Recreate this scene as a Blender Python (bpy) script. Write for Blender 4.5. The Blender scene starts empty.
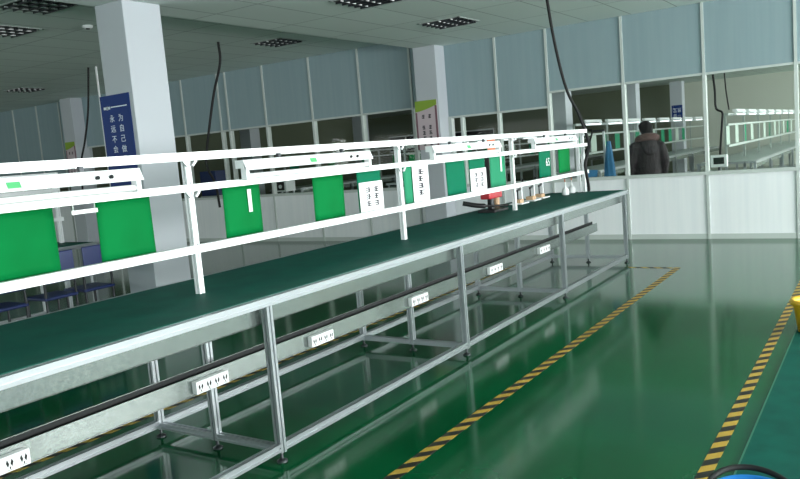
import bpy, bmesh, math, random
from mathutils import Vector, Matrix
random.seed(7)
PI = math.pi
S = bpy.context.scene
C = S.collection

# ------------------------------------------------------------------ helpers
class MB:
    """collects boxes, bars, tubes; build() links them as one mesh object"""
    def __init__(s): s.v = []; s.f = []; s.sm = []; s.mi = []
    def add(s, vs, fs, smooth=False, mi=0):
        o = len(s.v); s.v += [tuple(v) for v in vs]
        for f in fs: s.f.append([o+i for i in f]); s.sm.append(smooth); s.mi.append(mi)
        return s
    def box(s, a, b, mi=0):
        x0, y0, z0 = [min(p, q) for p, q in zip(a, b)]; x1, y1, z1 = [max(p, q) for p, q in zip(a, b)]
        vs = [(x0,y0,z0),(x1,y0,z0),(x1,y1,z0),(x0,y1,z0),(x0,y0,z1),(x1,y0,z1),(x1,y1,z1),(x0,y1,z1)]
        return s.add(vs, [(3,2,1,0),(4,5,6,7),(0,1,5,4),(1,2,6,5),(2,3,7,6),(3,0,4,7)], mi=mi)
    def obox(s, c, ax, ay, az, mi=0):
        c, ax, ay, az = map(Vector, (c, ax, ay, az))
        vs = [c+sx*ax+sy*ay+sz*az for sz in (-1,1) for sx, sy in ((-1,-1),(1,-1),(1,1),(-1,1))]
        return s.add(vs, [(3,2,1,0),(4,5,6,7),(0,1,5,4),(1,2,6,5),(2,3,7,6),(3,0,4,7)], mi=mi)
    def loft(s, rings, cap=True, smooth=True, mi=0):
        n = len(rings[0]); vs = [p for r in rings for p in r]; fs = []
        for k in range(len(rings)-1):
            for i in range(n):
                j = (i+1) % n; fs.append((k*n+i, k*n+j, (k+1)*n+j, (k+1)*n+i))
        s.add(vs, fs, smooth, mi)
        if cap:
            s.add(rings[0], [tuple(range(n))[::-1]], False, mi); s.add(rings[-1], [tuple(range(n))], False, mi)
        return s
    def profile(s, p, q, w=.04, up=(0,0,1), slot=.010, dep=.007, h=None):
        """aluminium slotted square profile from p to q"""
        p, q = Vector(p), Vector(q); d = (q-p).normalized(); up = Vector(up)
        if abs(d.dot(up)) > .9: up = Vector((1,0,0))
        sx = d.cross(up).normalized(); sy = sx.cross(d); a = w/2; bh = (h or w)/2; t = slot/2
        pts = [(-a,-bh),(-t,-bh),(-t,-bh+dep),(t,-bh+dep),(t,-bh),(a,-bh),(a,-t),(a-dep,-t),(a-dep,t),(a,t),(a,bh),(t,bh),(t,bh-dep),(-t,bh-dep),(-t,bh),(-a,bh),(-a,t),(-a+dep,t),(-a+dep,-t),(-a,-t)]
        return s.loft([[e+sx*x+sy*y for x, y in pts] for e in (p, q)], True, False)
    def tube(s, path, r, n=8, smooth=True, mi=0):
        path = [Vector(p) for p in path]; rings = []
        up = Vector((0,0,1))
        if abs((path[1]-path[0]).normalized().dot(up)) > .9: up = Vector((1,0,0))
        for i, p in enumerate(path):
            d = (path[min(i+1, len(path)-1)]-path[max(i-1, 0)]).normalized()
            sx = d.cross(up).normalized(); sy = sx.cross(d); rr = r[i] if isinstance(r, (list, tuple)) else r
            up = sy
            rings.append([p+rr*(math.cos(2*PI*k/n)*sx+math.sin(2*PI*k/n)*sy) for k in range(n)])
        return s.loft(rings, True, smooth, mi)
    def lathe(s, c, prof, n=32, cap=True, smooth=True, mi=0):
        c = Vector(c)
        return s.loft([[c+Vector((r*math.cos(2*PI*k/n), r*math.sin(2*PI*k/n), z)) for k in range(n)] for r, z in prof], cap, smooth, mi)
    def build(s, name, mat, parent=None, bev=0):
        me = bpy.data.meshes.new(name); me.from_pydata([tuple(v) for v in s.v], [], s.f)
        for m in (mat if isinstance(mat, (list, tuple)) else [mat]): me.materials.append(m)
        for p, sm, mi in zip(me.polygons, s.sm, s.mi): p.use_smooth = sm; p.material_index = mi
        me.update()
        o = bpy.data.objects.new(name, me); C.objects.link(o)
        if parent: o.parent = parent
        if bev:
            b = o.modifiers.new('bevel', 'BEVEL'); b.width = bev; b.segments = 2; b.limit_method = 'ANGLE'
        return o

def spline(pts, n=10):
    pts = [Vector(p) for p in pts]; P = [pts[0]*2-pts[1]]+pts+[pts[-1]*2-pts[-2]]; out = []
    for i in range(1, len(P)-2):
        for k in range(n):
            t = k/n; a, b, c, d = P[i-1:i+3]
            out.append(.5*((2*b)+(c-a)*t+(2*a-5*b+4*c-d)*t*t+(3*b-a-3*c+d)*t**3))
    return out+[pts[-1]]

def tag(o, label=None, cat=None, group=None, kind=None):
    if label: o['label'] = label
    if cat: o['category'] = cat
    if group: o['group'] = group
    if kind: o['kind'] = kind
    return o
def thing(name, label, cat, loc=(0,0,0), group=None):
    o = bpy.data.objects.new(name, None); C.objects.link(o); o.location = loc; o.empty_display_size = .1
    return tag(o, label, cat, group)
def struct(o): o['kind'] = 'structure'; return o
def copy_tree(o, parent=None):
    c = o.copy(); C.objects.link(c)
    if parent: c.parent = parent
    for ch in list(o.children): copy_tree(ch, c)
    return c

# ------------------------------------------------------------------ materials
def lin(h):
    r = [int(h[i:i+2], 16)/255 for i in (0, 2, 4)]
    return tuple(c/12.92 if c <= .04045 else ((c+.055)/1.055)**2.4 for c in r)+(1,)
def mat(name, col, rough=.5, metal=0, spec=.5, emit=0, coat=0, coat_r=.05):
    m = bpy.data.materials.new(name); m.use_nodes = True; b = m.node_tree.nodes['Principled BSDF']
    b.inputs['Base Color'].default_value = lin(col) if isinstance(col, str) else col
    b.inputs['Roughness'].default_value = rough; b.inputs['Metallic'].default_value = metal
    b.inputs['Specular IOR Level'].default_value = spec; b.inputs['Coat Weight'].default_value = coat; b.inputs['Coat Roughness'].default_value = coat_r
    if emit: b.inputs['Emission Color'].default_value = lin(col); b.inputs['Emission Strength'].default_value = emit
    return m
def nodes(m): return m.node_tree.nodes, m.node_tree.links, m.node_tree.nodes['Principled BSDF']
def objco(m, scale=(1,1,1), rot=(0,0,0), loc=(0,0,0)):
    N, L, b = nodes(m); t = N.new('ShaderNodeTexCoord'); mp = N.new('ShaderNodeMapping')
    mp.inputs['Scale'].default_value = scale; mp.inputs['Rotation'].default_value = rot; mp.inputs['Location'].default_value = loc
    L.new(t.outputs['Object'], mp.inputs['Vector']); return mp.outputs['Vector']
def noise_col(m, c1, c2, scale=5, detail=4, mscale=(1,1,1), lo=.35, hi=.65, kind='ShaderNodeTexNoise'):
    N, L, b = nodes(m); n = N.new(kind); n.inputs['Scale'].default_value = scale
    if 'Detail' in n.inputs: n.inputs['Detail'].default_value = detail
    L.new(objco(m, mscale), n.inputs['Vector']); r = N.new('ShaderNodeValToRGB')
    r.color_ramp.elements[0].position = lo; r.color_ramp.elements[1].position = hi
    r.color_ramp.elements[0].color = lin(c1); r.color_ramp.elements[1].color = lin(c2)
    L.new(n.outputs[0], r.inputs[0]); L.new(r.outputs[0], b.inputs['Base Color']); return m
def bump(m, scale, strength, dist=.01, mscale=(1,1,1), detail=3):
    N, L, b = nodes(m); n = N.new('ShaderNodeTexNoise'); n.inputs['Scale'].default_value = scale; n.inputs['Detail'].default_value = detail
    L.new(objco(m, mscale), n.inputs['Vector']); k = N.new('ShaderNodeBump'); k.inputs['Strength'].default_value = strength; k.inputs['Distance'].default_value = dist
    L.new(n.outputs[0], k.inputs['Height']); L.new(k.outputs[0], b.inputs['Normal']); return m

M = {}
M['alu'] = mat('brushed_aluminium', 'b4b9bd', .33, .85); bump(M['alu'], 60, .05, .002)
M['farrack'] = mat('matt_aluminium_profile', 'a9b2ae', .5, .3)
M['white'] = mat('white_enamel', 'eef0f2', .35)
M['rackalu'] = mat('pale_anodised_profile', 'f0f2f4', .4, .15)
M['galv'] = mat('galvanised_steel', '9aa3a0', .26, .9)
def spangle(m):
    N, L, b = nodes(m); v = N.new('ShaderNodeTexVoronoi'); v.inputs['Scale'].default_value = 110; L.new(objco(m), v.inputs['Vector'])
    r = N.new('ShaderNodeValToRGB'); r.color_ramp.elements[0].color = lin('868f8c'); r.color_ramp.elements[1].color = lin('a3aba8')
    L.new(v.outputs['Color'], r.inputs[0]); L.new(r.outputs[0], b.inputs['Base Color'])
spangle(M['galv'])
M['mat'] = mat('teal_antistatic_mat', '1d5149', .6, spec=.14); noise_col(M['mat'], '0a5046', '0d5a4e', 6, 3)
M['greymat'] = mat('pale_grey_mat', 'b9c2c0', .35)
M['matedge'] = mat('mat_edge_strip', '2f6b55', .5)
M['board'] = mat('tabletop_board', '8d9490', .6)
M['floor'] = mat('green_epoxy_floor', '0a5c33', .11, spec=.38); noise_col(M['floor'], '034d2b', '075a34', 1.2, 5); bump(M['floor'], 2.0, .025, .003, detail=1)
M['ceil'] = mat('ceiling_tile', 'b4c2be', .85)
M['column'] = mat('column_paint', 'bcc1c8', .6)
M['header'] = mat('blue_grey_panel', '8ea2a8', .55); noise_col(M['header'], '8ba0a7', '90a4aa', 14, 2, (1,1,.04))
M['dado'] = mat('white_panel', 'e9ecf0', .5); noise_col(M['dado'], 'eceff3', 'f2f4f7', 16, 2, (1,1,.04))
M['frame'] = mat('partition_frame', 'c3cac7', .45)
M['wall'] = mat('wall_paint', 'c0c4ba', .8)
M['wallolive'] = mat('dim_olive_wall', '6b7360', .85)  # olive with the windowless aisles' dimness put into the colour
M['black'] = mat('black_plastic', '0d0e10', .45)
M['rubber'] = mat('black_rubber', '101113', .7)
M['dark'] = mat('shade_and_dark_panel', '15181a', .7)  # also carries the painted shade inside the cable trunking
M['tube'] = mat('unlit_tube_glass', 'f5f7f8', .2)
M['lit'] = mat('lit_tube', 'f4f8ff', .3, emit=1.5)
M['green'] = mat('green_card', '009c55', .7, spec=.08); noise_col(M['green'], '006a32', '00783c', 3, 2)
M['greenpale'] = mat('pale_green_card', '2f8a66', .7, spec=.1)
M['teal'] = mat('teal_green_card', '076e50', .7, spec=.1)
M['paper'] = mat('paper', 'f0eff2', .7)
M['sheet'] = mat('pale_sheet', 'aebfb4', .6)
M['ink'] = mat('ink', '34343c', .7)
M['film'] = mat('clear_sleeve_edge', 'cfeadd', .2)
M['sticker'] = mat('green_sticker', '5cbf7c', .5)
M['blueposter'] = mat('blue_poster', '0c3277', .5, spec=.2)
M['posterwhite'] = mat('poster_lettering', 'e4edf8', .6)
M['pinkposter'] = mat('pale_pink_poster', 'c7b6bd', .6)
M['lime'] = mat('lime_band', '8aa838', .6)
M['maroon'] = mat('poster_edge', '7a5560', .6)
M['blue'] = mat('blue_plastic', '1677c8', .35)
M['darkblue'] = mat('dark_blue_plastic', '182c66', .4)
M['cloth'] = mat('blue_cloth', '3f7fae', .8)
M['yellow'] = mat('yellow_plastic', 'e8b51c', .35)
M['red'] = mat('red_enamel', 'c02230', .4)
M['brass'] = mat('beige_fibre_board', 'c9a684', .6)
M['orange'] = mat('orange_card', 'd0704a', .6)
M['steel'] = mat('dark_steel', '3c3f42', .4, .7)
M['screen'] = mat('dark_screen', '1a2421', .2)
M['skin'] = mat('skin', 'c08c72', .55)
M['hair'] = mat('black_hair', '0a0809', .75, spec=.2); bump(M['hair'], 90, .5, .01, (1,1,.3))
M['jacket'] = mat('dark_quilted_jacket', '2b2328', .75); noise_col(M['jacket'], '0d0a0c', '2b2027', 34, 4, (1,1,.35)); bump(M['jacket'], 24, .8, .02, (1,1,.5))
M['trouser'] = mat('dark_trousers', '1e2027', .8)
M['fur'] = mat('brown_hood_fur', '7d5a58', .95); noise_col(M['fur'], '3a2629', '8c6a66', 60, 4); bump(M['fur'], 120, .9, .02)
M['shoe'] = mat('black_shoe', '111112', .5)
M['lime2'] = mat('green_plastic', '4fa52e', .4)

def stripes(name, period, ang, c1='c29c3a', c2='1c1a14'):
    m = mat(name, c1, .45); N, L, b = nodes(m)
    v = objco(m); sp = N.new('ShaderNodeSeparateXYZ'); L.new(v, sp.inputs[0])
    a = N.new('ShaderNodeMath'); a.operation = 'MULTIPLY_ADD'; a.inputs[1].default_value = ang; L.new(sp.outputs['Y'], a.inputs[0]); L.new(sp.outputs['X'], a.inputs[2])
    d = N.new('ShaderNodeMath'); d.operation = 'DIVIDE'; d.inputs[1].default_value = period; L.new(a.outputs[0], d.inputs[0])
    fr = N.new('ShaderNodeMath'); fr.operation = 'FRACT'; L.new(d.outputs[0], fr.inputs[0])
    g = N.new('ShaderNodeMath'); g.operation = 'GREATER_THAN'; g.inputs[1].default_value = .5; L.new(fr.outputs[0], g.inputs[0])
    mx = N.new('ShaderNodeMix'); mx.data_type = 'RGBA'; mx.inputs[6].default_value = lin(c1); mx.inputs[7].default_value = lin(c2)
    L.new(g.outputs[0], mx.inputs[0]); L.new(mx.outputs[2], b.inputs['Base Color']); return m
M['tape'] = stripes('hazard_tape', .143, 1.0)

def glass():
    m = bpy.data.materials.new('window_glass'); m.use_nodes = True; N, L = m.node_tree.nodes, m.node_tree.links; N.clear()
    o = N.new('ShaderNodeOutputMaterial'); t = N.new('ShaderNodeBsdfTransparent'); g = N.new('ShaderNodeBsdfGlossy'); x = N.new('ShaderNodeMixShader')
    t.inputs[0].default_value = (.93,.96,.94,1); g.inputs['Roughness'].default_value = .02
    f = N.new('ShaderNodeFresnel'); f.inputs[0].default_value = 1.12
    L.new(f.outputs[0], x.inputs[0]); L.new(t.outputs[0], x.inputs[1]); L.new(g.outputs[0], x.inputs[2]); L.new(x.outputs[0], o.inputs[0]); return m
M['glass'] = glass()

# ceiling: faint joints between 600 mm tiles
def ceil_mat():
    m = M['ceil']; N, L, b = nodes(m); t = N.new('ShaderNodeTexBrick'); t.offset = 0; t.squash = 1
    t.inputs['Scale'].default_value = 1; t.inputs['Brick Width'].default_value = 1.2; t.inputs['Row Height'].default_value = .6
    t.inputs['Mortar Size'].default_value = .009; t.inputs['Mortar Smooth'].default_value = .3
    t.inputs['Color1'].default_value = lin('dfe9e4'); t.inputs['Color2'].default_value = lin('d9e3de'); t.inputs['Mortar'].default_value = lin('a3aeaa')
    L.new(objco(m, loc=(.13,.05,0)), t.inputs['Vector']); L.new(t.outputs['Color'], b.inputs['Base Color'])
ceil_mat()

# ------------------------------------------------------------------ room shell
XW = 10.65                       # glazed partition
X0, X1, Y0, Y1 = -4.0, 28.6, -6.0, 20.0
CZ, CZL, SZ, HZ = 3.10, 3.30, .89, 2.20
struct(MB().box((X0,Y0,-.1),(X1,Y1,0)).build('floor', M['floor']))
cb = MB(); cb.box((X0,Y0,CZ),(XW+.03,6.3,CZ+.4)).box((X0,6.3,CZL),(XW+.03,Y1,CZL+.2)).box((XW+.03,Y0,CZ),(X1,Y1,CZ+.2))
struct(cb.build('ceiling', M['ceil']))
# right wall with window openings (daylight side, behind the picture's right edge)
wr = MB(); wins = []
x = X0
wr.box((X0,Y0-.2,0),(X1,Y0,.8)); wr.box((X0,Y0-.2,2.6),(X1,Y0,CZ))
while x < X1-.1:
    wr.box((x,Y0-.2,.8),(x+.4,Y0,2.6)); wins.append((x+.4, min(x+4.2, X1))); x += 4.2
struct(wr.build('wall_right', M['wall']))
for i, (a, b) in enumerate(wins):
    w = MB(); w.box((a,Y0-.12,.8),(a+.05,Y0-.06,2.6)).box((b-.05,Y0-.12,.8),(b,Y0-.06,2.6)).box((a,Y0-.12,.8),(b,Y0-.06,.85)).box((a,Y0-.12,2.55),(b,Y0-.06,2.6)).box(((a+b)/2-.03,Y0-.12,.8),((a+b)/2+.03,Y0-.06,2.6))
    struct(w.build('window_%d' % (i+20), M['frame']))
struct(MB().box((X0,Y1,0),(X1,Y1+.2,CZL+.2)).build('wall_left', M['wallolive']))
wb = MB(); fill_openings = []; y = Y0-.2  # openings in this unseen wall are added for the left-side fill
wb.box((X0-.2,Y0-.2,0),(X0,Y1+.2,.8)); wb.box((X0-.2,Y0-.2,2.6),(X0,Y1+.2,CZL+.2))
while y < Y1:
    wb.box((X0-.2,y,.8),(X0,y+1.0,2.6)); fill_openings.append((y+1.0, min(y+4.84, Y1+.2))); y += 4.84
wb.box((X0-.2,Y1,.8),(X0,Y1+.2,2.6))
struct(wb.build('wall_back', M['wall']))
struct(MB().box((X1,Y0-.2,0),(X1+.2,Y1+.2,CZL+.2)).build('wall_end', M['wall']))
# cross wall closing the far room's left aisles, dimness put into its olive
ow = MB(); ow.box((28.3,6.4,0),(28.5,Y1,CZ)); struct(ow.build('wall_cross', M['wallolive']))

# glazed partition: header and dado panels, frame, panes
mul_r = [-5.1,-4.1,-3.05,-2.05,-1.05,-.05,.97,2.04,3.10,4.20,5.02]
mul_l = [6.55,7.58,8.66,9.78,10.75,12.0,13.1,14.2]
wf = MB()
wf.box((XW,Y0,0),(XW+.05,5.9,SZ-.03)); wf.box((XW,6.3,0),(XW+.05,15.3,SZ-.03)); wf.box((XW,15.7,0),(XW+.05,Y1,SZ-.03))
struct(wf.build('wall_far', M['dado']))
wh = MB()
wh.box((XW,Y0,HZ),(XW+.05,4.2,CZ)); wh.box((XW,4.2,1.99),(XW+.05,5.9,CZ)); wh.box((XW,6.3,HZ),(XW+.05,15.3,CZL)); wh.box((XW,15.7,1.55),(XW+.05,Y1,CZL))
struct(wh.build('wall_far_header', M['header']))
tr = MB()
def vm(y, z0, z1, w=.034): tr.box((XW-.022,y-w/2,z0),(XW-.001,y+w/2,z1)); tr.box((XW+.051,y-w/2,z0),(XW+.07,y+w/2,z1)); 
def gm(y, z0, z1, w=.04): tr.box((XW-.024,y-w/2,z0),(XW+.07,y+w/2,z1))
for y in mul_r: vm(y,0,SZ-.03); gm(y,SZ-.03,HZ if y < 4.3 else 1.99); vm(y,HZ if y < 4.3 else 1.99,CZ)
gm(5.87,SZ-.03,1.99,.06); gm(5.66,SZ-.03,1.99,.04)
for y in mul_l: vm(y,0,SZ-.03); gm(y,SZ-.03,HZ); vm(y,HZ,CZL)
vm(10.97,HZ,CZL); gm(10.97,SZ,HZ)
for y in (16.2,17.1,18.1,19.1): vm(y,0,CZL)
struct(tr.build('trim_1', M['frame']))
t2 = MB()
for a, b in ((Y0,5.9),(6.3,15.3),(15.7,Y1)): t2.box((XW-.03,a,SZ-.03),(XW+.08,b,SZ+.015))
t2.box((XW-.02,Y0,HZ-.03),(XW+.07,4.2,HZ)); t2.box((XW-.02,4.2,1.96),(XW+.07,5.9,1.99)); t2.box((XW-.02,6.3,HZ-.03),(XW+.07,15.3,HZ)); t2.box((XW-.02,15.7,1.52),(XW+.07,Y1,1.55))
struct(t2.build('trim_2', M['frame']))
t3 = MB(); t3.box((XW-.012,Y0,0),(XW,5.9,.07)).box((XW-.012,6.3,0),(XW,15.3,.07)); struct(t3.build('baseboard_far', M['frame']))
ys = mul_r+[5.66]; wi = 1
for a, b in list(zip(ys[:-1], ys[1:]))+list(zip([6.3]+mul_l, mul_l+[15.3]))+[(15.7,17.1),(17.1,18.1),(18.1,19.1)]:
    top = HZ-.03 if b < 4.3 or a > 6 else 1.96
    if a > 15: top = 1.52
    struct(MB().box((XW+.02,a+.02,SZ+.015),(XW+.026,b-.02,top)).build('window_%d' % wi, M['glass'])); wi += 1

# columns on their 5.5 m grid, beam between the two ceiling levels
k = 1
for y in (5.9, 15.3):
    for i, xx in enumerate((4.65,10.36,15.9,21.4,27.0)):
        if y > 15 and i == 0: continue
        top = (CZ if y < 10 or xx > XW+.1 else CZL)
        struct(MB().box((xx,y,0),(xx+(.435 if i == 0 else .4),y+.4,top-.001)).build('column_%d' % k, M['column'], bev=.006)); k += 1

# ------------------------------------------------------------------ ceiling lights
def troffer(x, y, z, label):
    t = thing('ceiling_light', label, 'ceiling light', (x, y, z), 'louvred ceiling lights')
    a = .3
    f = MB(); f.box((-a,-a,-.006),(a,-a+.025,-.001)).box((-a,a-.025,-.006),(a,a,-.001)).box((-a,-a,-.006),(-a+.025,a,-.001)).box((a-.025,-a,-.006),(a,a,-.001)); f.build('frame', M['frame'], t)
    MB().box((-a+.025,-a+.025,-.0035),(a-.025,a-.025,-.001)).build('housing', M['steel'], t)
    for i in (-1,0,1): MB().tube([(-.26,i*.17,-.012),(.26,i*.17,-.012)], .008, 8).build('tube', M['tube'], t)
    l = MB()
    for i in range(-2,3): l.box((i*.11-.004,-a+.03,-.028),(i*.11+.004,a-.03,-.005))
    l.build('louvre', M['steel'], t)
troffer(8.77,4.75,CZ,'dark louvred square ceiling light nearest the tall white pillar beside the glass partition')
troffer(6.69,4.55,CZ,'louvred ceiling light cut by the top edge of the photo')
troffer(8.87,7.75,CZL,'louvred ceiling light with white glints left of the hanging bulkhead line, above the header panels')
troffer(8.62,14.1,CZL,'louvred ceiling light far left, in front of the pale far pillar')
troffer(4.75,7.35,CZL,'louvred ceiling light at the top left corner, nearest the camera on the left')
troffer(5.2,8.75,CZL,'louvred ceiling light at the left edge of the photo under the corner light')
d = thing('smoke_detector', 'small white round detector on the ceiling left of the white pillar', 'smoke detector', (5.79,8.02,CZL))
MB().lathe((0,0,0), [(.06,-.001),(.06,-.02),(.04,-.035)], 20).build('base', M['white'], d)
MB().lathe((0,0,0), [(.025,-.035),(.02,-.045)], 16).build('sensor', M['steel'], d)

# ------------------------------------------------------------------ workbench lines
def bench(label, x0, n, yf, H=.85, rails=(1.565,1.405,1.09), detail=True, depth=.94, step=2.0, top='mat', trunk=True, apron=True, rack='rackalu'):
    """n frames spaced 2 m; root at (x0, yf, 0)"""
    t = thing('workbench', label, 'workbench', (x0, yf, 0), None)
    xl = [i*step for i in range(n)]; Lx = xl[-1]; ym = depth/2
    w = .04 if detail else .045
    # tabletop board, mat on top, aluminium rims
    MB().box((-.05,.03,H-.04),(Lx+.05,depth-.03,H-.004)).build('tabletop', M['board'], t)
    MB().box((-.05,.022,H-.004),(Lx+.05,depth-.022,H)).build('table_mat', M[top], t)
    for y in (0, depth): MB().profile((-.07,y,H-.024),(Lx+.07,y,H-.024), 0.045, slot=.012, dep=.012, h=.042).build('edge_rail', M['alu'], t)
    for x in (-.06, Lx+.06): MB().profile((x,.023,H-.025),(x,depth-.023,H-.025), .03).build('end_rail', M['alu'], t)
    for x in xl:
        for y in (.01, ym, depth-.01):
            l = MB().profile((x,y,.05),(x,y,H-.05), w).build('leg', M['alu'], t)
            if detail:
                MB().lathe((x,y,0), [(.028,0),(.028,.008),(.012,.016),(.008,.02),(.008,.052)], 14).build('levelling_foot', M['steel'], l)
        MB().profile((x,.03,.07),(x,ym-.02,.07), w*.9).build('cross_bar', M['alu'], t)
        MB().profile((x,ym+.02,.07),(x,depth-.03,.07), w*.9).build('cross_bar', M['alu'], t)
    for y in (.01, depth-.01):
        b = MB()
        for a, c in zip(xl[:-1], xl[1:]): b.profile((a+.02,y,.08),(c-.02,y,.08), w)
        b.build('bottom_rail', M['alu'], t)
    # galvanised apron channels under both edges
    for y in (.05, depth-.056) if apron else ():
        b = MB(); b.box((-.04,y,H-.14),(Lx+.04,y+.006,H-.045)); b.box((-.04,y,H-.142),(Lx+.04,y+.03,H-.138)); b.build('apron', M['galv'], t)
    if trunk:
        y = ym-.115; b = MB()
        b.box((-.04,y,.378),(Lx+.04,y+.004,.472)); b.box((-.04,y,.374),(Lx+.04,y+.06,.38)); b.box((-.04,y+.056,.378),(Lx+.04,y+.06,.490))
        tk = b.build('cable_trunking', M['galv'], t)
        MB().box((-.03,y+.004,.45),(Lx+.03,y+.040,.462)).box((-.03,y+.052,.44),(Lx+.03,y+.0558,.4865)).build('slot_shade', M['dark'], tk)  # dark plates paint the shade on the trunking's inner faces
    # rack over the middle of the bench
    for x in xl: MB().profile((x,ym,H-.004),(x,ym,rails[0]+.02), .034).build('upright', M[rack], t)
    for z, s in zip(rails, (.042,.036,.04)):
        MB().profile((-.02,ym-.038,z),(Lx+.02,ym-.038,z), s, slot=.006, dep=.004).build('rack_rail', M[rack], t)
    if detail:
        for x in xl:
            for z in rails[:2]:
                for sgn in (-1, 1):
                    if 0 <= x+sgn*.05 <= Lx:
                        MB().obox((x+sgn*.030,ym-.03,z-.034),(.014,0,.014*sgn),(0,.006,0),(.004*-sgn,0,.004)).build('corner_bracket', M['rackalu'], t)
    return t

B0 = bench('long aluminium workbench with teal mat and overhead rack in the foreground', .67, 5, 2.57)
MB().profile((8.0,.53,.85),(8.0,.53,1.585),.036).build('upright', M['rackalu'], B0)
# sockets on its cable trunking
for xc, wd in ((1.46,.23),(2.555,.22),(3.45,.21),(4.59,.23),(5.88,.25),(7.0,.26)):
    yy = .47-.115; o = MB().box((xc-.67-wd/2,yy-.035,.385),(xc-.67+wd/2,yy-.0005,.45)).build('power_outlet', M['white'], B0, bev=.004)
    for i in range(4):
        s = MB(); xx = xc-.67-wd/2+wd*(i+.5)/4
        s.box((xx-.011,yy-.0352,.392),(xx+.011,yy-.0346,.3935)); s.obox((xx-.009,yy-.0355,.42),(.003,0,.006),(0,.001,0),(-.003,0,.009)); s.obox((xx+.009,yy-.0355,.42),(-.003,0,.006),(0,.001,0),(.003,0,.009)); s.box((xx-.002,yy-.0365,.396),(xx+.002,yy-.0345,.406))
        s.build('socket', M['dark'], o)
BL = bench('aluminium workbench behind the foreground bench, ending beside the blue-postered pillar', -1.4, 4, 6.78, rails=(1.56,1.40,1.10), trunk=False, apron=False)
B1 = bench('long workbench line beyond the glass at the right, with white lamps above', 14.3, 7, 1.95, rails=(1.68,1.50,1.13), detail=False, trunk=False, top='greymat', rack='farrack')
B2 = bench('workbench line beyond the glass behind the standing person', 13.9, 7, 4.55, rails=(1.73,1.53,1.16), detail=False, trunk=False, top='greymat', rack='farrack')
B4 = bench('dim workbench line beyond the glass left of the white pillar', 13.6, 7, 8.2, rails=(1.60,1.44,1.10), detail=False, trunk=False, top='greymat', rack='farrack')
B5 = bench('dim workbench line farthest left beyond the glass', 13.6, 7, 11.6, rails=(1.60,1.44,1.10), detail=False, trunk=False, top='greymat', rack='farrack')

# ------------------------------------------------------------------ fluorescent lamps on the racks
ORD = ['nearest','second','third','fourth','fifth','sixth','seventh','eighth','ninth','tenth','eleventh','twelfth','thirteenth','fourteenth','fifteenth','sixteenth']
def lamp(L=1.2, tube='tube', sticker=True):
    t = thing('fluorescent_lamp', 'lamp', 'lamp')
    h = MB(); h.box((-L/2,-.03,.0),(L/2,.03,.045)); h.add([(-L/2,-.055,-.012),(L/2,-.055,-.012),(L/2,-.03,.045),(-L/2,-.03,.045),(-L/2,-.05,-.012),(L/2,-.05,-.012),(L/2,-.026,.04),(-L/2,-.026,.04)], [(0,1,2,3),(7,6,5,4),(0,4,5,1),(0,3,7,4),(1,5,6,2)])
    h.build('housing', M['white'], t)
    MB().tube([(-L/2+.03,-.02,-.045),(L/2-.03,-.02,-.045)], .015, 12).build('tube', M[tube], t)
    for s in (-1,1): MB().box((s*(L/2-.02)-.012,-.04,-.065),(s*(L/2-.02)+.012,.0,.0)).build('lamp_holder', M['white'], t)
    if sticker:
        MB().obox((-.02,-.0455,.014),(.028,0,0),(0,.0006,.0),(0,.0055,.0125)).build('sticker', M['sticker'], t)
        for x in (.36,.43): MB().lathe((0,0,0), [(.011,0),(.011,.004)], 14).build('screw', M['steel'], t).matrix_local = Matrix.Translation((x,-.046,.014)) @ Matrix.Rotation(PI/2+.4, 4, 'X')
        for x in (-.3,.3): MB().box((x-.01,-.03,.045),(x+.01,-.01,.07)).build('hanger', M['steel'], t)
    return t
proto = lamp()
spots = [(1.70,'white fluorescent lamp under the rack rail at the left edge, nearest the camera'),(3.575,'white fluorescent lamp on the front bench rack between the first and second posts'),(5.6,'white fluorescent lamp on the front bench rack in front of the white pillar'),(7.575,'white fluorescent lamp on the front bench rack nearest the hanging cable')]
for i, (x, lb) in enumerate(spots):
    o = proto if i == 0 else copy_tree(proto)
    o.location = (x,2.57+.47-.075,1.481); o['label'] = lb; o['group'] = 'lamps on the front bench rack'
far = lamp(.98, 'lit', False); far.location = (0,0,-50)
first = True
def far_lamps(xs, y, z, where, group):
    global first
    for i, x in enumerate(xs):
        if first: o = far; first = False
        else: o = copy_tree(far)
        o.location = (x,y,z); o['label'] = '%s white lamp along the rack %s' % (ORD[i], where); o['group'] = group
far_lamps([15.0+1.4*i for i in range(9)], 1.95+.35, 1.72, 'of the right-hand bench beyond the glass', 'lamps of the far right bench')
far_lamps([14.6+1.4*i for i in range(8)], 4.55+.35, 1.77, 'behind the standing person', 'lamps of the bench behind the person')
far_lamps([14.4+1.4*i for i in range(6)], 8.2+.35, 1.63, 'of the dim bench left of the white pillar', 'lamps of the dim left bench')

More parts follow.
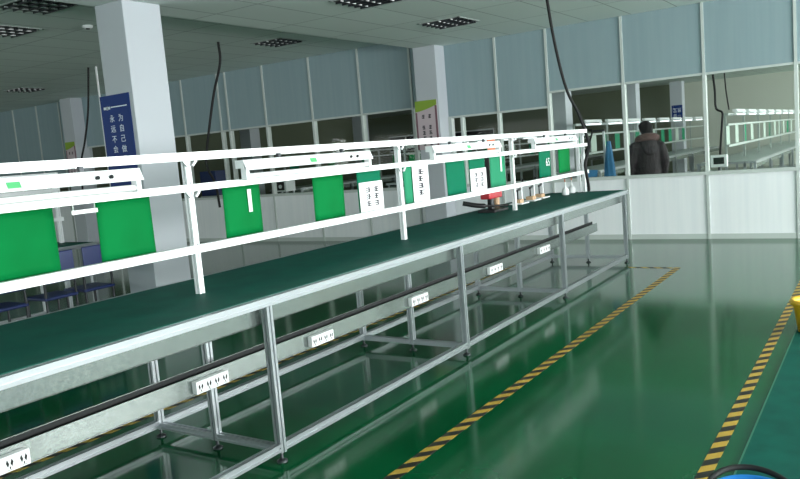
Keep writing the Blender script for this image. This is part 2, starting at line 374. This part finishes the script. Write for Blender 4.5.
# ------------------------------------------------------------------ sheets on the front rack
def glyph_rows(x0, x1, z0, z1, y, cols, rows, seed, parent):
    r = random.Random(seed); cw = (x1-x0)/cols; ch = (z1-z0)/rows
    for i in range(cols):
        mb = MB()
        for j in range(rows):
            cx = x0+cw*(i+.5); cz = z0+ch*(j+.5)
            for q in range(3): mb.box((cx-cw*.30,y,cz+ch*(-.3+.28*q)-ch*.07),(cx+cw*(.05+.23*r.random()),y+.0005,cz+ch*(-.3+.28*q)+ch*.07))
            xx = cx+cw*(r.random()-.5)*.3; mb.box((xx-cw*.07,y,cz-ch*.38),(xx+cw*.07,y+.0005,cz+ch*.38))
        mb.build('printing', M['ink'], parent)
def sheet(x0, x1, z0, z1, base, label, paper=None, text=None, add_strip=True, y=3.075, kindname='instruction_card', cat='card', seed=1, tilt=0.0, green_top=None):
    t = thing(kindname, label, cat, ((x0+x1)/2, y, z1), 'cards hanging on the front bench rack')
    w = (x1-x0)/2; h = z1-z0
    n = 8; rows = []
    mb = MB(); vs = []; fs = []
    for iz in range(7):
        for ix in range(n+1):
            u = ix/n*2-1; z = -h*iz/6
            vs.append((u*w, .006*math.sin(u*2.6+seed)*iz/6-tilt*iz/6, z))
    for iz in range(6):
        for ix in range(n):
            a = iz*(n+1)+ix; fs.append((a,a+n+1,a+n+2,a+1))
    mb.add(vs, fs, True); o = mb.build('backing', base, t); sm = o.modifiers.new('thick', 'SOLIDIFY'); sm.thickness = .002; sm.offset = 1
    MB().box((-w,-.016,-.004),(w,.004,.012)).build('clip_strip', M['film'], t)
    if paper:
        a, b, c, d = paper
        p = MB().box((-w+2*w*a,-.0125,-h*d),(-w+2*w*b,-.0095,-h*c)).build('paper', M['paper'], t)
        if text:
            cols, rw = text; ax = -w+2*w*a; bx = -w+2*w*b
            glyph_rows(ax+(bx-ax)*.2, bx-(bx-ax)*.1, -h*d+h*(d-c)*.15, -h*d+h*(d-c)*.85, -.0132, cols, rw, seed, p)
    if add_strip: MB().box((w*.25,-.0105,-h*.55),(w*.45,-.0085,-.03)).build('pale_strip', M['film'], t)  # pale upright strip laid on the card
    return t
sheet(1.50,1.925,1.09,1.39,M['green'],'large green card hanging at the left edge of the front bench rack',add_strip=False,seed=2)
sheet(2.14,2.445,1.09,1.39,M['green'],'green card hanging in front of the blue-postered pillar',add_strip=False,seed=3)
sheet(2.935,3.225,1.10,1.39,M['green'],'green card with a pale upright strip right of the first rack post',seed=4)
sheet(3.71,4.03,1.10,1.39,M['green'],'plain bright green card under the second lamp',add_strip=False,seed=5)
sheet(4.185,4.475,1.10,1.40,M['teal'],'white printed notice with a teal top, left of the second rack post',paper=(0.02,1,.3,.99),text=(2,3),add_strip=False,seed=6)
sheet(4.775,5.13,1.10,1.41,M['greenpale'],'white notice on pale green backing right of the second rack post',paper=(.33,1,.01,.99),text=(1,4),add_strip=False,seed=7)
sheet(5.43,5.765,1.10,1.40,M['teal'],'teal green card in front of the white pillar edge',add_strip=False,seed=8)
sheet(5.84,6.15,1.10,1.41,M['teal'],'white printed notice with a teal top, beside the black press column',paper=(0,1,.36,1),text=(2,3),add_strip=False,seed=9)
sheet(6.26,6.58,1.10,1.41,M['greenpale'],'pale green card left of the third rack post',add_strip=True,seed=10)
s9 = sheet(7.42,7.74,1.11,1.41,M['teal'],'teal card with white 6S lettering near the far end of the rack',add_strip=False,seed=11)
sheet(7.97,8.33,1.12,1.42,M['green'],'plain green card farthest along the front bench rack',add_strip=False,seed=12)
def text(body, size, loc, m, parent, rot=(PI/2,0,0), name='lettering', ext=.0006, align='CENTER'):
    cu = bpy.data.curves.new(name, 'FONT'); cu.body = body; cu.size = size; cu.extrude = ext; cu.align_x = align; cu.align_y = 'CENTER'
    o = bpy.data.objects.new(name, cu); C.objects.link(o); cu.materials.append(m); bpy.context.view_layer.update()
    me = bpy.data.meshes.new_from_object(o.evaluated_get(bpy.context.evaluated_depsgraph_get())); bpy.data.objects.remove(o)
    o = bpy.data.objects.new(name, me); C.objects.link(o); o.parent = parent; o.location = loc; o.rotation_euler = rot; return o
text('6S', .12, (.04,-.016,-.15), M['paper'], s9)
# little white label strip clipped under the middle rail at the left
t = thing('label_strip', 'short white label strip under the middle rack rail, left of the blue poster', 'label strip', (2.03,3.0,1.352)); MB().box((-.065,-.004,-.008),(.065,.002,.010)).build('strip', M['white'], t); MB().box((-.055,-.001,.008),(-.053,.001,.036)).build('tie', M['film'], t); MB().box((.053,-.001,.008),(.055,.001,.036)).build('tie', M['film'], t)
o = MB().box((0,0,0),(.16,.004,.17)).build('orange_card', M['orange'], None); o.location = (6.27,3.09,1.42); tag(o, 'small orange card at the end of the third lamp', 'card')

# cards on the rack of the bench behind, and pale sheets on the far racks
def small_cards(items, y, group):
    for nm, x0, x1, z0, z1, m, lb in items:
        o = MB().box((0,0,0),(x1-x0,.004,z1-z0)).build(nm, M[m], None); o.location = (x0,y,z0); tag(o, lb, 'card', group)
for i, (a, b, m, lb) in enumerate(((3.2,3.5,'sheet','pale notice on the rear rack at the left edge'),(3.58,3.86,'sheet','pale notice on the rear rack, second from the left edge'),(3.95,4.25,'sheet','pale notice on the rear rack nearest its end post'),(2.6,2.95,'green','green card on the rear rack at the left edge'))):
    o = thing('notice', lb, 'card', (a,7.30,1.11), 'notices on the rear rack'); MB().box((0,0,0),(b-a,.004,.29)).build('backing', M[m], o)
    if m == 'sheet': glyph_rows(.04,b-a-.04,.04,.25,-.001,2,3,i,o)
def rack_sheets(xs, y, z0, z1, cols, where, group):
    for i, x in enumerate(xs):
        o = MB().box((0,0,0),(.34,.004,z1-z0)).build('hanging_sheet', M[cols[i % len(cols)]], None); o.location = (x,y+.014,z0)
        tag(o, '%s hanging sheet along the rack %s' % (ORD[i], where), 'sheet', group)
rack_sheets([14.5+.95*i for i in range(12)], 1.95+.47+.005, 1.15, 1.48, ['sheet','sheet','greenpale','sheet'], 'of the right-hand bench beyond the glass', 'sheets on the far right rack')
rack_sheets([14.1+.8*i for i in range(12)], 4.55+.47+.005, 1.18, 1.51, ['greenpale','sheet','greenpale'], 'behind the standing person', 'sheets on the rack behind the person')
rack_sheets([13.8+1.3*i for i in range(8)], 8.2+.475, 1.12, 1.42, ['green','sheet','teal'], 'of the dim bench left of the white pillar', 'sheets on the dim left rack')
rack_sheets([13.8+1.5*i for i in range(8)], 11.6+.475, 1.12, 1.42, ['teal','green'], 'of the dim bench farthest left', 'sheets on the farthest left rack')

# ------------------------------------------------------------------ posters
FACE = (PI/2, 0, -PI/2)       # text facing -x
def poster_blue(x, y0, y1, z0, z1, label, cols, size, ztop, name='poster'):
    t = thing(name, label, 'poster', (x,(y0+y1)/2,z0)); w = (y1-y0)/2; h = z1-z0
    MB().box((-.008,-w,0),(0,w,h)).build('panel', M['blueposter'], t)
    lg = MB(); lg.box((-.0095,w*.35,h-.13),(-.008,w*.8,h-.105)); lg.box((-.0095,w*.5,h-.135),(-.008,w*.6,h-.102))
    for q in range(7): lg.box((-.0095,w*(.25-.16*q)-.02,h-.118),(-.008,w*(.25-.16*q)+.012,h-.108))
    lg.build('logo_mark', M['posterwhite'], t)
    for yy, s in cols:
        for i, ch in enumerate(s):
            text(ch, size, (-.0085,yy*w,h-ztop-i*size*1.32), M['posterwhite'], t, FACE)
    return t
poster_blue(4.65,5.955,6.385,1.36,2.26,'blue poster with white vertical characters on the near pillar',[(.3,'永远不会走'),(-.3,'为自己做信')],.074,.225)
poster_blue(27.0,5.90,6.25,1.76,2.30,'small blue sign with white characters on the far pillar right of the person',[(.4,'品质'),(-.4,'第一')],.12,.2,'wall_sign')
def poster_pink(x, y0, y1, z0, z1, label):
    t = thing('poster', label, 'poster', (x,(y0+y1)/2,z0)); w = (y1-y0)/2; h = z1-z0
    MB().box((-.008,-w,0),(0,w,h)).build('panel', M['pinkposter'], t)
    b = MB(); pts = []; n = 12
    for i in range(n+1):
        u = i/n; yy = w-2*w*u; pts.append((yy, h-.17+.09*u**1.6))
    b.add([(-.0095,y,z) for y, z in pts]+[(-.0095,y,h) for y, z in pts]+[(-.008,y,z) for y, z in pts]+[(-.008,y,h) for y, z in pts], [(i,i+n+1,i+n+2,i+1) for i in range(n)]+[(i,i+1,i+1+2*(n+1),i+2*(n+1)) for i in range(n)])
    b.build('lime_band', M['lime'], t)
    e = MB(); e.box((-.010,-w,0),(-.008,-w+.035,h-.09)); e.box((-.010,w-.03,0),(-.008,w,h-.18)); e.build('border', M['maroon'], t)
    for yy in (.3,-.3):
        for i in range(6):
            if i == 1: continue
            g = MB(); r = random.Random(i*3+int(yy*10)); s = .032
            for q in (-1,0,1): g.box((-.0095,yy*w-s*(.6+.4*r.random()),h-.25-i*.085+q*s*.7-.006),(-.008,yy*w+s*(.6+.4*r.random()),h-.25-i*.085+q*s*.7+.006))
            g.box((-.0095,yy*w-.006,h-.25-i*.085-s),(-.008,yy*w+.006,h-.25-i*.085+s)); g.build('lettering', M['ink'], t)
poster_pink(10.36,5.935,6.33,1.5,2.27,'pale pink poster with lime band on the white pillar')
poster_pink(10.36,15.33,15.69,1.5,2.33,'pale poster with lime band on the far left pillar')

# ------------------------------------------------------------------ floor tape and mat
def tape(x0, y0, x1, y1, label, m='tape'):
    o = MB().box((x0,y0,.0),(x1,y1,.0012)).build('floor_tape', M[m], None); tag(o, label, 'floor tape', 'hazard tapes')
tape(-1,.655,10.6,.715,'yellow and black hazard tape beside the dark mat at the right')
tape(-1,1.915,8.40,1.985,'yellow and black hazard tape in front of the foreground bench')
o = MB().box((-.26,-.03,0),(.26,.03,.0012)).build('floor_tape', M['tape'], None); o.location = (8.37,2.26,0); o.rotation_euler = (0,0,PI/2); tag(o, 'short hazard tape crossing in front of the partition at the bench end', 'floor tape', 'hazard tapes')
tape(-1,3.85,8.40,3.91,'yellow and black hazard tape behind the foreground bench')
t = thing('floor_mat', 'dark teal floor mat in the right corner under the buckets', 'mat', (3.8,-1.6,0))
MB().box((-4.8,-2.3,.0005),(6.8,2.165,.006)).build('mat_sheet', M['mat'], t); MB().box((-4.8,2.165,.0005),(6.8,2.173,.007)).build('edge_strip', M['matedge'], t)

# ------------------------------------------------------------------ buckets
def bucket(name, x, y, z, r, h, m, label, lean, rot):
    t = thing(name, label, 'bucket', (x,y,z))
    t.rotation_euler = (0,0,rot)
    MB().lathe((0,0,0), [(0.001,.0),(r*.8,0),(r*.985,h-.03),(r*1.0,h),(r*.96,h),(r*.94,h-.03),(r*.77,.012),(0.001,.012)], 40, False).build('body', M[m], t)
    MB().lathe((0,0,0), [(r*.97,h-.045),(r*1.09,h-.035),(r*1.1,h-.005),(r*1.0,h+.004),(r*.95,h)], 40, False).build('rim', M[m], t)
    if lean is not None:
        pts = []
        for i in range(25):
            a = PI*i/24; u = math.cos(a)*(r+.014); q = math.sin(a)*(r+.065)
            pts.append((u, q*math.cos(lean), h-.02+q*math.sin(lean)))
        MB().tube(pts, .0105, 10).build('handle', M['rubber'], t)
    return t
bucket('bucket', 2.575,.385,.0085,.13,.28,'blue','blue bucket with black handle at the bottom right corner',.12,-1.3)
bucket('bucket', 5.9,.435,.0085,.155,.225,'yellow','yellow bucket with flared rim at the right edge, beside the hazard tape',None,0)

# ------------------------------------------------------------------ tools on the bench
t = thing('bench_press', 'red bench press with black column and long black lever on the teal mat', 'press', (6.66,3.25,.85))
MB().box((-.19,-.09,0),(.12,.09,.025)).build('base', M['black'], t, bev=.004)
MB().box((-.06,.0,.025),(.0,.045,.555)).build('column', M['black'], t)
MB().box((-.2,-.05,.13),(.09,.05,.215)).build('head', M['red'], t, bev=.012)
MB().lathe((0,0,0), [(.018,0),(.018,.1)], 16).build('ram', M['steel'], t).location = (-.07,0,.04)
MB().tube(spline([(.05,-.12,.05),(-.05,-.05,.055),(-.16,.09,.07),(-.24,.22,.105)]), [.012]*17+[.024]*14, 10).build('lever', M['black'], t)
MB().tube([(.09,.02,.03),(.09,.02,.15)], .03, 14).build('cylinder', M['brass'], t)
def jig(x, y, label, white=False):
    t = thing('toggle_clamp', label, 'clamp', (x,y,.85), 'clamps at the far end of the front bench')
    MB().box((-.10,-.07,0),(.10,.07,.012)).build('base_plate', M['white'], t)
    MB().box((-.07,-.04,.012),(.03,.04,.05)).build('block', M['brass'], t, bev=.003)
    MB().box((.045,-.012,.012),(.07,.012,.19)).build('post', M['white'], t)
    MB().obox((.02,0,.15),(.06,0,.012),(0,.009,0),(-.002,0,.009)).build('arm', M['steel'], t)
    MB().tube([(.07,0,.18),(.11,-.01,.25)], .011, 8).build('handle', M['red' if white else 'black'], t)
    MB().tube([(-.03,0,.05),(-.03,0,.15)], .009, 8).build('plunger', M['steel'], t)
jig(7.36,3.30,'toggle clamp on a white plate beside the rack post, nearest the press')
jig(7.72,3.31,'middle toggle clamp on a white plate at the far bench end')
jig(8.02,3.33,'toggle clamp on a white plate nearest the two dispenser bottles',True)
for x, y, lb in ((8.33,3.15,'white dispenser bottle on the bench, left of its pair'),(8.60,3.17,'white dispenser bottle on the bench nearest the hanging cable')):
    t = thing('dispenser_bottle', lb, 'bottle', (x,y,.85), 'dispenser bottles')
    MB().lathe((0,0,0), [(.038,0),(.042,.01),(.042,.05),(.03,.075),(.012,.085)], 20).build('body', M['white'], t)
    MB().lathe((0,0,0), [(.012,.08),(.014,.09),(.014,.105),(.006,.11),(.005,.15)], 14).build('nozzle', M['white'], t)
    MB().tube(spline([(0,0,.15),(-.005,0,.175),(-.03,-.01,.18)],6), .006, 8).build('spout', M['orange'], t)

# ------------------------------------------------------------------ hanging cables
def cable(pts, r, label, cat='cable'):
    t = MB().tube(spline(pts,8), r, 8).build('hanging_cable', M['rubber'], None); tag(t, label, cat)
cable([(8.43,3.28,3.1),(8.51,3.26,2.69),(8.59,3.22,2.29),(8.67,3.17,2.0),(8.73,3.08,1.76),(8.73,2.98,1.42),(8.54,2.94,1.29),(8.45,2.94,1.17),(8.55,2.95,.94),(8.57,2.955,.867)], .018, 'thick black cable hanging from the ceiling to the far bench end')
cable([(8.05,8.18,3.3),(8.04,8.18,3.0),(7.98,8.30,2.6),(7.9,8.36,2.2),(7.9,8.52,1.7),(7.9,8.53,1.5),(7.9,8.40,1.25),(7.9,8.36,.9)], .018, 'black cable hanging over the dim glazing left of the white pillar')
cable([(7.9,11.06,3.3),(7.9,11.21,2.62),(7.9,11.40,2.13),(7.9,11.6,1.72),(7.9,11.65,1.2)], .016, 'black cable hanging left of the near pillar')
o = MB().box((-.012,-.012,0),(.012,.012,3.3)).build('cable_conduit', M['white'], None); o.location = (7.95,10.93,0); tag(o, 'thin white conduit beside the black cable left of the near pillar', 'conduit')
cable([(13.4,2.46,3.1),(13.40,2.44,2.47),(13.40,2.41,2.08),(13.40,2.40,1.79),(13.40,2.31,1.71),(13.40,2.31,1.58),(13.40,2.34,1.26),(13.40,2.36,1.00)], .018, 'dark cable hanging beyond the glass in front of the far right bench')
cable([(14.0,2.37,3.1),(14.00,2.36,2.49),(14.00,2.34,2.09),(14.00,2.30,1.75)], .012, 'thin grey cable hanging beyond the glass beside the darker cable')
cable([(11.6,4.10,1.92),(11.5,3.95,1.62),(11.45,3.85,1.58),(11.45,3.9,1.4),(11.45,4.05,1.1),(11.45,4.1,.95)], .014, 'short looped black cable beyond the glass left of the person')

# ------------------------------------------------------------------ things beyond the glass
t = thing('monitor', 'small white monitor with dark screen beyond the glass, right of the person', 'monitor', (13.3,2.36,0))
MB().box((-.05,-.13,.82),(.05,.13,1.02)).build('casing', M['white'], t, bev=.01); MB().box((-.054,-.085,.87),(-.049,.08,.98)).build('screen', M['screen'], t)
MB().tube([(0,0,.01),(0,0,.83)], .02, 10).build('stand', M['steel'], t); MB().lathe((0,0,0), [(.16,0),(.16,.012),(.03,.03)], 20).build('foot', M['steel'], t)
# blue bin and draped blue coat on a post
t = thing('storage_bin', 'low blue bin beyond the glass near the far bench end', 'bin', (11.5,3.93,0))
MB().lathe((0,0,0), [(.10,.78),(.125,.97),(.115,.97),(.093,.79)], 4, True, False).build('bin_body', M['cloth'], t)
MB().box((-.14,-.14,.75),(.14,.14,.779)).build('shelf', M['white'], t)
for a in (-.12,.12):
    for b in (-.12,.12): MB().box((a-.012,b-.012,0),(a+.012,b+.012,.75)).build('leg', M['alu'], t)
t = thing('coat_stand', 'white post with bent top arm beyond the glass left of the person', 'stand', (11.55,3.70,0))
MB().profile((0,0,.02),(0,0,1.56),.03).build('post', M['white'], t); MB().profile((0,-.02,1.57),(0,.16,1.57),.03).build('arm', M['steel'], t); MB().box((-.05,-.1,0),(.05,.05,.02)).build('foot', M['steel'], t)
o = MB().loft([[Vector((11.45+rx*math.cos(a)*(1+.2*math.sin(6*a+z*2)), 3.60+ry*math.sin(a)*(1+.2*math.sin(6*a+z*2)), z)) for a in [2*PI*k/24 for k in range(24)]] for z, rx, ry in ((.62,.075,.085),(.8,.08,.08),(1.05,.065,.065),(1.25,.05,.045),(1.40,.03,.025))], True, True).build('work_coat', M['cloth'], None)
tag(o, 'blue cloth coat hanging by the white post left of the person', 'coat')
# dim instrument in a white frame, blue box and small green ball seen through the left glazing
t = thing('test_instrument', 'black instrument in a white frame beyond the dim left glazing', 'instrument', (12.3,11.0,0))
MB().box((-.15,-.2,.86),(.15,.2,1.10)).build('case', M['white'], t); MB().box((-.156,-.15,.89),(-.149,.16,1.07)).build('front_panel', M['black'], t); MB().lathe((0,0,0), [(.04,0),(.04,.02)], 16).build('dial', M['white'], t).matrix_local = Matrix.Translation((-.156,-.05,.97)) @ Matrix.Rotation(-PI/2, 4, 'Y')
for a in (-.12,.12):
    for b in (-.17,.17): MB().box((a-.015,b-.015,0),(a+.015,b+.015,.86)).build('leg', M['alu'], t)
t = thing('blue_crate', 'dull blue box beyond the glass just right of the near rack post', 'crate', (12.4,13.2,0))
MB().box((-.2,-.25,.85),(.2,.25,1.42)).build('box', M['darkblue'], t); MB().box((-.22,-.28,.81),(.22,.28,.849)).build('shelf', M['white'], t)
for a in (-.19,.19):
    for b in (-.25,.25): MB().box((a-.015,b-.015,0),(a+.015,b+.015,.81)).build('leg', M['alu'], t)
# dark framed boards on the far olive wall
def board(x, y0, y1, z0, z1, label, n=2):
    t = thing('wall_board', label, 'board', (x,(y0+y1)/2,z0)); w = (y1-y0)/2; h = z1-z0
    MB().box((-.02,-w,0),(-.001,w,h)).build('frame', M['frame'], t)
    for i in range(n): a = -w+2*w*i/n; MB().box((-.024,a+.04,.05),(-.019,a+2*w/n-.04,h-.05)).build('panel', M['dark'], t)
board(28.3,17.0,18.8,1.5,2.2,'pale framed dark board on the far olive wall at the left')
board(28.3,13.6,16.3,1.75,2.15,'long dark board on the far olive wall, middle of the dim glazing',1)

# blue chairs at the end of the rear bench, their backs to the camera
def chair(x, y, label, first=[None]):
    if first[0]: o = copy_tree(first[0])
    else:
        o = thing('blue_chair', label, 'chair', (0,0,0)); first[0] = o
        MB().box((-.17,-.17,.43),(.17,.17,.46)).build('seat', M['darkblue'], o, bev=.012)
        MB().box((-.15,-.185,.58),(.15,-.165,.86)).build('backrest', M['darkblue'], o, bev=.008)
        for a in (-.15,.15):
            for c in (-.155,.15): MB().tube([(a,c,0),(a,c,.44 if c > 0 else .62)], .012, 8).build('leg', M['steel'], o)
    o.location = (x,y,0); o['label'] = label; o['group'] = 'blue chairs at the rear bench'
chair(4.36,6.52,'dark blue chair seen from behind, nearest the end post of the rear bench')
chair(3.95,6.50,'dark blue chair seen from behind, middle one along the rear bench')
chair(3.45,6.48,'dark blue chair seen from behind, leftmost along the rear bench')

# ------------------------------------------------------------------ the person beyond the glass
def ell(z, rx, ry, cx=0, cy=0, n=24):
    return [Vector((cx+rx*math.cos(2*PI*k/n), cy+ry*math.sin(2*PI*k/n), z)) for k in range(n)]
def fuse(mb, name, m, parent, vox, smooth=4):
    """one continuous surface out of overlapping limbs"""
    o = mb.build(name, m, parent); md = o.modifiers.new('fuse', 'REMESH'); md.mode = 'VOXEL'; md.voxel_size = vox; md.use_smooth_shade = True
    k = o.modifiers.new('smooth', 'SMOOTH'); k.factor = .5; k.iterations = smooth; return o
P = thing('person', 'person in dark quilted jacket with fur hood, standing beyond the glass partition', 'person', (11.4,3.02,0))
P.rotation_euler = (0,0,math.radians(35)); P.scale = (.955,.93,.955)
# local frame: faces +x, +y is the person's left
bd = MB()
bd.loft([ell(.86,.09,.13), ell(.95,.11,.155), ell(1.08,.095,.135), ell(1.25,.11,.155), ell(1.36,.10,.165), ell(1.42,.07,.10), ell(1.45,.055,.06)])
bd.tube([(0,0,1.40),(.012,0,1.47),(.025,0,1.56)], [.062,.055,.06], 16)
bd.loft([ell(1.50,.035,.03,.062), ell(1.515,.055,.045,.052), ell(1.55,.078,.062,.034), ell(1.60,.092,.072,.022), ell(1.65,.096,.076,.015), ell(1.69,.085,.068,.01), ell(1.72,.055,.045,.005), ell(1.732,.02,.02,.005)])
bd.loft([ell(1.555,.012,.012,.112,n=12), ell(1.572,.017,.015,.118,n=12), ell(1.60,.011,.009,.112,n=12), ell(1.63,.008,.007,.104,n=12)])
for s in (-1, 1):
    bd.obox((.02,s*.08,1.60),(.017,s*.006,0),(-.002,.008,0),(0,0,.03))
    bd.tube([(0,s*.13,1.37),(-.02,s*.20,1.30),(-.03,s*.262,1.11),(.03,s*.27,.90),(.045,s*.267,.85)], [.055,.052,.042,.031,.028], 14)
    bd.tube([(0,s*.09,.90),(.015,s*.10,.70),(.02,s*.103,.48),(-.01,s*.105,.28),(0,s*.105,.07)], [.095,.08,.06,.055,.04], 16)
    bd.tube([(-.04,s*.105,.045),(.10,s*.11,.04),(.17,s*.112,.03)], [.04,.036,.025], 12)
    # palm, four fingers of different length, thumb leaving the palm's side
    w0 = Vector((.045,s*.267,.86)); d = Vector((.12,0,-1)).normalized(); side = Vector((1,0,.12)).normalized(); inn = Vector((0,-s,0))
    for t in (-1.2,-.4,.4,1.2): bd.tube([w0+side*t*.012, w0+d*.05+side*t*.02, w0+d*.095+side*t*.021], [.014,.0145,.012], 10)
    for i, ln in enumerate((.066,.078,.073,.057)):
        p0 = w0+d*.088+side*(.0285-.019*i)
        bd.tube([p0, p0+d*ln*.45+inn*.004, p0+d*ln*.78+inn*.016, p0+d*ln*.95+inn*.033], [.0095,.009,.0085,.0065], 10)
    p0 = w0+d*.03+side*.025
    bd.tube([p0, p0+d*.022+side*.022+inn*.006, p0+d*.048+side*.03+inn*.014, p0+d*.066+side*.028+inn*.02], [.013,.012,.0105,.0075], 10)
fuse(bd, 'body', M['skin'], P, .0055, 3)
jk = MB()
jk.loft([ell(.80,.150,.205), ell(.84,.158,.214), ell(.97,.152,.208), ell(1.10,.148,.205), ell(1.25,.15,.215), ell(1.34,.138,.205), ell(1.40,.11,.16), ell(1.45,.09,.10), ell(1.48,.082,.084)])
for s in (-1, 1): jk.tube([(0,s*.13,1.375),(-.01,s*.205,1.335),(-.025,s*.248,1.22),(-.03,s*.27,1.10),(.0,s*.276,1.0),(.03,s*.275,.91),(.038,s*.272,.88)], [.07,.09,.084,.077,.07,.062,.054], 18)
fuse(jk, 'jacket', M['jacket'], P, .014, 5)
ts = MB(); ts.loft([ell(.80,.12,.17), ell(.90,.125,.175), ell(1.0,.12,.16)])
for s in (-1, 1): ts.tube([(0,s*.088,.90),(.01,s*.098,.75),(.02,s*.104,.48),(0,s*.105,.25),(0,s*.105,.075)], [.105,.10,.08,.072,.068], 18)
fuse(ts, 'trousers', M['trouser'], P, .014, 4)
for s in (-1, 1):
    sh = MB(); sh.loft([[Vector((x, s*.108+w*math.cos(2*PI*k/16), max(.003, h*.5+h*.55*math.sin(2*PI*k/16)))) for k in range(16)] for x, w, h in ((-.085,.02,.05),(-.07,.042,.10),(-.02,.046,.11),(.06,.047,.085),(.14,.047,.06),(.19,.036,.05),(.21,.015,.03))], True, True); sh.build('shoe', M['shoe'], P)
# fur trimmed hood lying round the shoulders behind the neck
ring = [(-.02-.11*math.cos(a)*1.05, .15*math.sin(a), 1.455+.035*math.cos(a)) for a in [(-1+2*k/12)*2.1 for k in range(13)]]
MB().tube(spline(ring,3), [.03+.028*math.sin(PI*i/36) for i in range(37)], 12).build('hood_fur', M['fur'], P)
hb = MB(); hb.loft([ell(1.20,.02,.05,-.145), ell(1.26,.04,.10,-.135), ell(1.34,.06,.13,-.115), ell(1.41,.065,.13,-.085), ell(1.45,.05,.10,-.07)]); fuse(hb, 'hood', M['jacket'], P, .014, 3)
# hair: cap over skull, full at the back
hr = MB(); rings = []
for i in range(11):
    ph = i/10*2.35; rr = math.sin(min(ph, 1.6)) if ph < 1.6 else 1-.28*(ph-1.6); z = math.cos(ph); ring = []
    for k in range(32):
        a = 2*PI*k/32; back = .5-.5*math.cos(a)           # 1 at the nape, 0 at the brow
        zz = .045*(1-back)*(1-max(z,0))+(.125*z if z > 0 else .17*z*max(.06, min(1, back*1.35-.12)))
        ring.append(Vector((.005+(.122+.006*math.sin(9*a+i))*max(rr,.02)*math.cos(a), (.106+.006*math.cos(7*a+2*i))*max(rr,.02)*math.sin(a), 1.612+zz)))
    rings.append(ring)
hr.loft(rings, True, True); hr.build('hair', M['hair'], P)
# face
for s in (-1,1):
    MB().lathe((0,0,0), [(.001,-.009),(.006,-.006),(.009,0),(.006,.006),(.001,.009)], 12).build('eye', M['black'], P).location = (.104,s*.033,1.612)
MB().tube(spline([(.098,-.022,1.533),(.108,0,1.531),(.098,.022,1.533)],4), .005, 8).build('mouth', M['maroon'], P)
# ------------------------------------------------------------------ light
W = bpy.data.worlds.new('World'); S.world = W; W.use_nodes = True
bg = W.node_tree.nodes['Background']; bg.inputs[0].default_value = (.62,.82,.90,1); bg.inputs[1].default_value = 1.2
def area(loc, rot, sx, sy, power, col=(1.0,.985,1.0)):
    l = bpy.data.lights.new('window_daylight_and_fill', 'AREA'); l.shape = 'RECTANGLE'; l.size = sx; l.size_y = sy; l.energy = power; l.color = col
    o = bpy.data.objects.new('window_daylight_and_fill', l); C.objects.link(o); o.location = loc; o.rotation_euler = rot
for i, (a, b) in enumerate(wins):
    area(((a+b)/2,Y0-.22,1.7), (PI/2,0,0), b-a-.1, 1.75, (80,110,300,240)[i] if i < 4 else 200)
    area(((a+b)/2,Y0-.30,1.5), (PI/2+.6,0,0), b-a-.1, 1.4, (300,310,330,150)[i] if i < 4 else 150, (.95,1.0,.97))  # upward fill, added to brighten the ceiling like bounce off the ground outside
for i, (a, b) in enumerate(fill_openings):
    area((X0-.25,(a+b)/2,1.6), (PI/2+.5,0,-PI/2), b-a-.1, 1.5, 8 if i < 2 else (30 if i == 2 else 115), (.95,1.0,.97))  # added fill from behind the camera, lifts the dim left side

# ------------------------------------------------------------------ camera
F, yaw, pitch, roll = 751.644, .5828, -.1157, -.0827
f = Vector((math.cos(yaw)*math.cos(pitch), math.sin(yaw)*math.cos(pitch), math.sin(pitch)))
r = Vector((math.sin(yaw), -math.cos(yaw), 0)); u = r.cross(f)
r2 = r*math.cos(roll)+u*math.sin(roll); u2 = u*math.cos(roll)-r*math.sin(roll)
cd = bpy.data.cameras.new('camera'); cd.sensor_width = 36; cd.lens = F/800*36; cd.clip_start = .05
co = bpy.data.objects.new('camera', cd); C.objects.link(co)
mw = Matrix((r2, u2, -f)).transposed().to_4x4(); mw.translation = (0,0,1.5); co.matrix_world = mw
S.camera = co
S.view_settings.view_transform = 'Standard'; S.view_settings.look = 'None'; S.view_settings.gamma = 1; S.view_settings.exposure = 0; S.view_settings.use_curve_mapping = False
